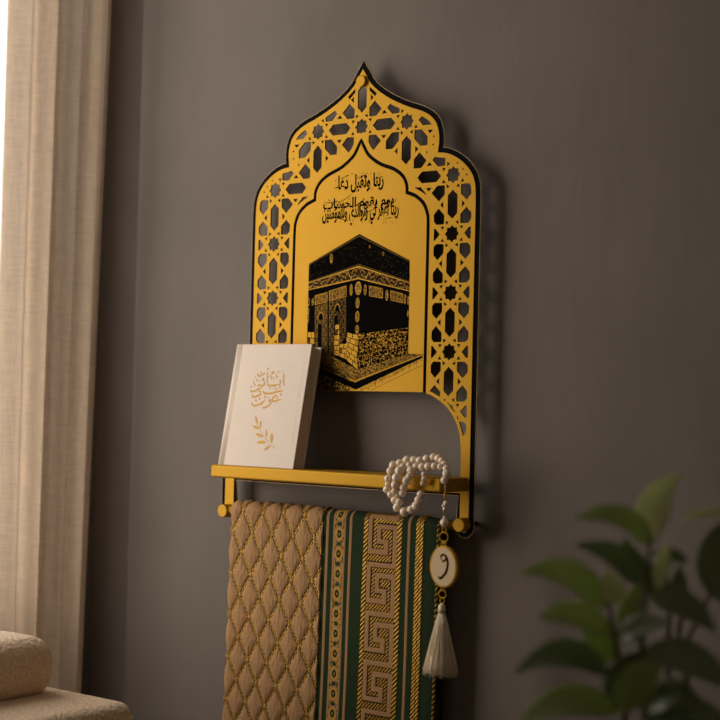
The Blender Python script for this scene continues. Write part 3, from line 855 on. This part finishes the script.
    me = bpy.data.meshes.new('rug'); me.vertices.add(len(co)); me.vertices.foreach_set('co', co.ravel())
    me.loops.add(fc.size); me.loops.foreach_set('vertex_index', fc.ravel())
    me.polygons.add(len(fc)); me.polygons.foreach_set('loop_start', np.arange(0, fc.size, 4)); me.update(calc_edges=True); me.validate()
    ca = me.color_attributes.new('weave', 'FLOAT_COLOR', 'POINT')
    ca.data.foreach_set('color', np.concatenate([C.reshape(-1, 3), G.reshape(-1, 1)], 1).ravel())
    m = mat('woven_rug', (1, 1, 1), 0.9, spec=0.12)
    at = N(m, 'ShaderNodeAttribute'); at.attribute_name = 'weave'; bs = m.node_tree.nodes['Principled BSDF']
    L(m, at.outputs['Color'], bs.inputs['Base Color'])
    mr = N(m, 'ShaderNodeMapRange'); mr.inputs[3].default_value = .85; mr.inputs[4].default_value = .42; L(m, at.outputs['Alpha'], mr.inputs[0]); L(m, mr.outputs[0], bs.inputs['Roughness'])
    mt = N(m, 'ShaderNodeMath', operation='MULTIPLY'); mt.inputs[1].default_value = .35; L(m, at.outputs['Alpha'], mt.inputs[0]); L(m, mt.outputs[0], bs.inputs['Metallic'])
    tc = N(m, 'ShaderNodeTexCoord'); mp = N(m, 'ShaderNodeMapping'); mp.inputs['Scale'].default_value = (700, 700, 170)
    nz = N(m, 'ShaderNodeTexNoise'); nz.inputs['Scale'].default_value = 1; nz.inputs['Detail'].default_value = 3
    L(m, tc.outputs['Object'], mp.inputs[0]); L(m, mp.outputs[0], nz.inputs['Vector'])
    bp = N(m, 'ShaderNodeBump'); bp.inputs['Strength'].default_value = .6; bp.inputs['Distance'].default_value = .0012
    L(m, nz.outputs['Fac'], bp.inputs['Height']); L(m, bp.outputs[0], bs.inputs['Normal'])
    o = link('prayer_rug', me, m, None, True)
    sm_ = o.modifiers.new('thickness', 'SOLIDIFY'); sm_.thickness = TH-.0015; sm_.offset = -1
    # orientation check happens through the sign of the thickness
    tag(o, 'quilted beige and green prayer rug draped over the gold bar below the shelf', 'rug')
    return o
rug()

# ------------------------------------------------------------------ prayer beads
def beads():
    t = empty('prayer_beads', tuple(on_y(420, 468, -.045)), 'looped string of cream pearl prayer beads with oval pendant and tassel on the shelf', 'prayer beads')
    YH = -.0715
    base = bmesh.new(); bmesh.ops.create_uvsphere(base, u_segments=20, v_segments=14, radius=1); pm = from_bm(base)
    for p in pm.polygons: p.use_smooth = True
    pm.materials.append(M['pearl'])
    def pearl(cx, cy, r, Y):
        q = on_y(380+cx/8, 445+cy/8, Y); rr = r/8/F_PX*2.0*1.22
        o = bpy.data.objects.new('pearl', pm); COL.objects.link(o); o.location = q; o.scale = (rr,)*3
        o.parent = t; o.matrix_parent_inverse = parent_inv(t); return q
    A = [(515, 283, 25), (533, 232, 28), (532, 190, 25), (518, 158, 27), (496, 128, 25), (470, 108, 28), (430, 97, 26), (375, 110, 28), (320, 125, 28), (272, 118, 26), (218, 122, 31), (160, 145, 28), (108, 162, 30), (85, 207, 28), (66, 270, 28), (66, 314, 22), (58, 356, 28), (88, 396, 26), (118, 441, 26), (139, 500, 30), (197, 535, 32), (250, 516, 28), (290, 486, 30), (309, 440, 28), (325, 395, 25)]
    Bs = [(484, 175, 22), (438, 170, 26), (388, 172, 28), (340, 175, 28), (292, 171, 27), (250, 205, 30), (236, 250, 24), (213, 286, 30), (190, 342, 28), (181, 386, 25), (146, 390, 28), (156, 456, 25)]
    Cs = [(236, 160, 24), (185, 178, 27), (156, 206, 31), (134, 262, 32), (122, 320, 28), (116, 370, 22)]
    Ds = [(342, 308, 17), (352, 270, 19), (350, 235, 17)]
    def depth(cy, front):      # beads above the shelf edge lie back on the shelf top
        if cy < 215: return YH+.006+(215-cy)/215*.030+front
        return YH+front
    for lst, fr in ((A, 0.0), (Bs, -.003), (Cs, -.007), (Ds, .0035)):
        pts = [pearl(cx, cy, r, depth(cy, fr)) for cx, cy, r in lst]
        link('string', from_bm(tube(pts, .0006, 6)), M['thread'], t, True)
    YP = -.0770
    g3 = lambda cx, cy: on_y(350+cx/4.8, 440+cy/4.8, YP)      # measured on the other crop
    link('string', from_bm(tube([on_y(445, 481, YH), g3(456, 225), g3(457, 250)], .0005, 6)), M['thread'], t, True)
    # slim gold tube links, tiny pearls
    link('chain_link', from_bm(tube([g3(457, 246), g3(456, 290)], .0013, 10)), M['gold'], t, True)
    link('chain_link', from_bm(tube([g3(453, 325), g3(452, 362)], .0010, 10)), M['gold'], t, True)
    def pearl2(cx, cy, r):
        q = g3(cx, cy); rr = r/4.8/F_PX*1.97*1.1; o = bpy.data.objects.new('pearl', pm); COL.objects.link(o); o.location = q; o.scale = (rr,)*3
        o.parent = t; o.matrix_parent_inverse = parent_inv(t)
    for a in ((460, 303, 11), (449, 316, 8), (455, 330, 9), (453, 397, 19), (453, 372, 7)): pearl2(*a)
    def ring(cx, cy, rx, rz, w):
        c = g3(cx, cy); s = 1.97/F_PX/4.8
        pts = [(c[0]+rx*s/.80*math.cos(2*PI*k/28), c[1], c[2]+rz*s*math.sin(2*PI*k/28)) for k in range(28)]
        return from_bm(tube(pts, w, 8, closed=True))
    for a in ((452, 430, 8, 14, .0007), (451, 466, 19, 23, .0008), (450, 497, 11, 12, .0007)):
        link('ring', ring(*a), M['gold'], t, True)
    # oval pendant
    c = g3(452, 609); s = 1.97/F_PX/4.8; RX, RZ = 62*s/.79, 98*s
    def oval(rx, rz, y0, y1, name, m, par, bev=0.0):
        n = 64; bm = bmesh.new(); rings = []
        for (k_, yy) in ((1-bev, y0), (1, y0+bev*rx*.8), (1, y1)):
            rings.append([bm.verts.new((c[0]+rx*k_*math.cos(2*PI*i/n), yy, c[2]+rz*k_*math.sin(2*PI*i/n))) for i in range(n)])
        for A_, B_ in zip(rings, rings[1:]):
            for i in range(n): bm.faces.new((A_[i], A_[(i+1) % n], B_[(i+1) % n], B_[i]))
        bm.faces.new(rings[0]); bm.faces.new(rings[-1][::-1])
        return link(name, from_bm(bm), m, par, False)
    YF_ = YP-.0022
    pd = oval(RX, RZ, YF_, YP+.0030, 'pendant', M['gold'], t, .05)
    oval(RX*.88, RZ*.92, YF_-.0003, YF_+.001, 'enamel_face', M['enamel'], pd, .02)['label'] = 'cream enamel oval'
    to = lambda x, y: on_y(415+x/7.2, 520+y/7.2, YF_-.0005)
    strokes([(1.0, [(190, 283), (185, 262), (203, 250), (222, 262), (220, 285), (203, 298), (190, 285)]), (1.25, [(205, 250), (226, 268), (235, 320), (222, 375), (197, 408), (178, 420), (166, 404)])], to, .0026, (0, -1, 0), M['brown'], pd, 'letter')
    for a in ((451, 513-10, 6, 8, .0008),): link('ring', ring(*a), M['gold'], t, True)
    h3 = lambda cx, cy: on_y(340+cx/4.8, 570+cy/4.8, YP)
    def ring2(cx, cy, rx, rz, w):
        cc = h3(cx, cy); pts = [(cc[0]+rx*s/.80*math.cos(2*PI*k/28), cc[1], cc[2]+rz*s*math.sin(2*PI*k/28)) for k in range(28)]
        return from_bm(tube(pts, w, 8, closed=True))
    for a in ((493, 90, 7, 8, .0006), (492, 116, 17, 18, .0010), (491, 147, 9, 13, .0008)): link('ring', ring2(*a), M['gold'], t, True)
    # tassel: bound head and hanging threads
    top = h3(489, 160); bot = h3(485, 500); ln = top[2]-bot[2]
    ts = link('tassel', from_bm(lathe([(.0016, 0), (.0042, -.0025), (.0046, -.008), (.0040, -.0125), (.0062, -.022), (.0112, -.05), (.0170, -ln*.80), (.0196, -ln*.97), (.010, -ln*.985)], 40, tuple(top))), M['tassel'], t, True)
    bm = bmesh.new(); rd = random.Random(3)
    for k in range(230):
        a = rd.random()*2*PI; e = 1+rd.uniform(-.10, .14); l2 = ln*rd.uniform(.93, 1.03)
        pts = []
        for f_ in (0, .18, .45, .75, 1):
            rr = (.0040+.0160*f_**.95*e)+.0006*rd.random()
            if f_ == 0: rr = .0040
            pts.append((top[0]+rr*math.cos(a), top[1]+rr*math.sin(a), top[2]-.012-(l2-.012)*f_))
        tube(pts, .00042, 4, bm=bm)
    th = link('threads', from_bm(bm), M['tassel'], ts, True); th['kind'] = 'stuff'
    link('binding', from_bm(lathe([(.0047, -.0070), (.0052, -.0085), (.0047, -.0120)], 24, tuple(top))), M['thread'], ts, True)
beads()

# ------------------------------------------------------------------ potted plant in the foreground
def plant():
    D0 = 1.30
    c = lambda x, y, d=0.0: Vector(on_depth(500+x/2.769, 460+y/2.769, D0+d))
    root = c(400, 900); bx, by = root.x+.02, root.y
    t = empty('potted_plant', (bx, by, 0), 'leafy green potted plant out of focus in the lower right foreground', 'plant')
    pot = link('pot', from_bm(lathe([(.10, 0), (.125, .02), (.15, .30), (.158, .34), (.158, .36), (.146, .36), (.142, .33), (.11, .05)], 48, (bx, by, 0))), M['pot'], t, True)
    link('soil', from_bm(lathe([(.10, .300), (.141, .318), (.05, .326)], 32, (bx, by, 0))), M['soil'], pot, True)
    def stem(pts, r0, r1):
        P_ = catmull(pts, 6); K = len(P_)
        link('stem', from_bm(tube([Vector(p) for p in P_], [r0+(r1-r0)*i/(K-1) for i in range(K)], 8)), M['stem'], t, True)
    stem([(bx-.03, by+.01, .31), (bx-.04, by, .7), c(345, 720), c(330, 560), c(300, 400)], .005, .0022)
    stem([(bx+.00, by, .31), (bx+.0, by, .75), c(395, 620), c(400, 420), c(415, 220)], .005, .002)
    stem([(bx+.04, by-.01, .31), (bx+.05, by, .75), c(470, 640, .02), c(468, 440, .02), c(455, 300, .03)], .004, .002)
    stem([(bx+.05, by+.02, .31), (bx+.10, by, .75), c(520, 640, .05), c(560, 420, .05), c(610, 330, .05)], .004, .002)
    stem([(bx+.06, by+.03, .31), (bx+.08, by, .75), c(500, 560, .07), c(525, 400, .07), c(500, 330, .08)], .004, .0018)
    def leaf(b, tip, arch, wd, mk='leaf', db=0.0, dt=0.0, face=.5, roll=0.0):
        p0 = c(*b, db); p2 = c(*tip, dt); mid = c((b[0]+tip[0])/2+arch[0]*1.6, (b[1]+tip[1])/2+arch[1]*1.6, (db+dt)/2)
        n = 18; bm = bmesh.new(); rows = []
        view = (Vector(CAM)-(p0+p2)/2).normalized(); upv = Vector((0, 0, 1))
        nr0 = (view*face+upv*(1-face)).normalized()
        hw = wd/2/2.769/F_PX*D0*1.12
        for i in range(n+1):
            s = i/n; p = p0*(1-s)**2+mid*2*s*(1-s)+p2*s*s
            d = ((mid-p0)*(1-s)+(p2-mid)*s).normalized()
            side = d.cross(nr0).normalized()
            if roll: side = Matrix.Rotation(roll, 3, d) @ side
            nn = side.cross(d)
            w_ = hw*(math.sin(PI*min(s**.85, 1))**.85)*(1-.25*s)*1.1 if 0 < s < 1 else .0004
            row = []
            for k in (-1, -.66, -.33, 0, .33, .66, 1):
                row.append(bm.verts.new(p+side*w_*k+nn*w_*(.22*abs(k)**1.2-.02)))
            rows.append(row)
        for A_, B_ in zip(rows, rows[1:]):
            for i in range(6): bm.faces.new((A_[i], A_[i+1], B_[i+1], B_[i]))
        o = link('leaf', from_bm(bm), M[mk], t, True)
        sd = o.modifiers.new('thickness', 'SOLIDIFY'); sd.thickness = .0005
    K = [((418, 235), (502, 38), (-38, -18), 84, 'leaf_pale', 0, .01, .95, 0),  # upright top leaf, the light on it painted as the pale tone
         ((418, 240), (200, 165), (28, -52), 78, 'leaf', 0, -.02, .55, 0),
         ((385, 345), (205, 235), (25, -25), 86, 'leaf_dark', 0, -.01, .6, .2),
         ((295, 410), (52, 315), (20, -52), 92, 'leaf', 0, -.03, .6, 0),
         ((318, 400), (298, 300), (0, 0), 62, 'leaf_pale', -.01, -.02, .9, 0),
         ((312, 480), (105, 440), (0, -34), 88, 'leaf', -.01, -.04, .6, 0),
         ((300, 595), (38, 595), (5, -70), 92, 'leaf_dark', -.01, -.04, .55, 0),
         ((330, 700), (50, 735), (-5, -58), 98, 'leaf', -.02, -.05, .55, 0),
         ((318, 505), (465, 450), (0, -18), 78, 'leaf_dark', -.01, -.03, .5, 0),
         ((415, 375), (600, 478), (10, -24), 84, 'leaf_dark', -.02, -.03, .5, 0),
         ((345, 700), (462, 545), (-25, -10), 96, 'leaf', -.03, -.04, .7, .3),
         ((330, 690), (440, 530), (-45, -15), 96, 'leaf_dark', -.01, -.01, .7, .3),
         ((400, 525), (640, 640), (20, -28), 105, 'leaf_dark', -.03, -.05, .5, 0),
         ((650, 400), (665, 150), (-60, -10), 120, 'leaf_dark', .02, .03, .9, 0),
         ((640, 150), (495, 172), (0, -18), 22, 'leaf_pale', .05, .06, .9, 0),
         ((497, 385), (497, 290), (0, 0), 40, 'leaf_dark', .02, .03, .9, 0),
         ((440, 360), (468, 225), (-6, 0), 44, 'leaf_pale', .01, .02, .9, 0),
         ((395, 350), (345, 215), (-8, 0), 70, 'leaf_dark', .02, .03, .7, 0),
         ((330, 470), (400, 330), (10, 0), 70, 'leaf', .01, .01, .7, 0),
         ((310, 560), (240, 420), (-10, -10), 90, 'leaf', .01, .0, .6, 0),
         ((405, 700), (560, 700), (0, -60), 100, 'leaf_dark', -.01, -.03, .5, 0),
         ((520, 280), (420, 262), (0, -10), 40, 'leaf_dark', .05, .04, .6, 0),
         ((400, 740), (640, 740), (0, -50), 110, 'leaf_dark', -.01, -.03, .5, 0),
         ((470, 420), (390, 270), (6, 0), 66, 'leaf_dark', .04, .04, .7, 0)]
    for a in K: leaf(*a)
plant()
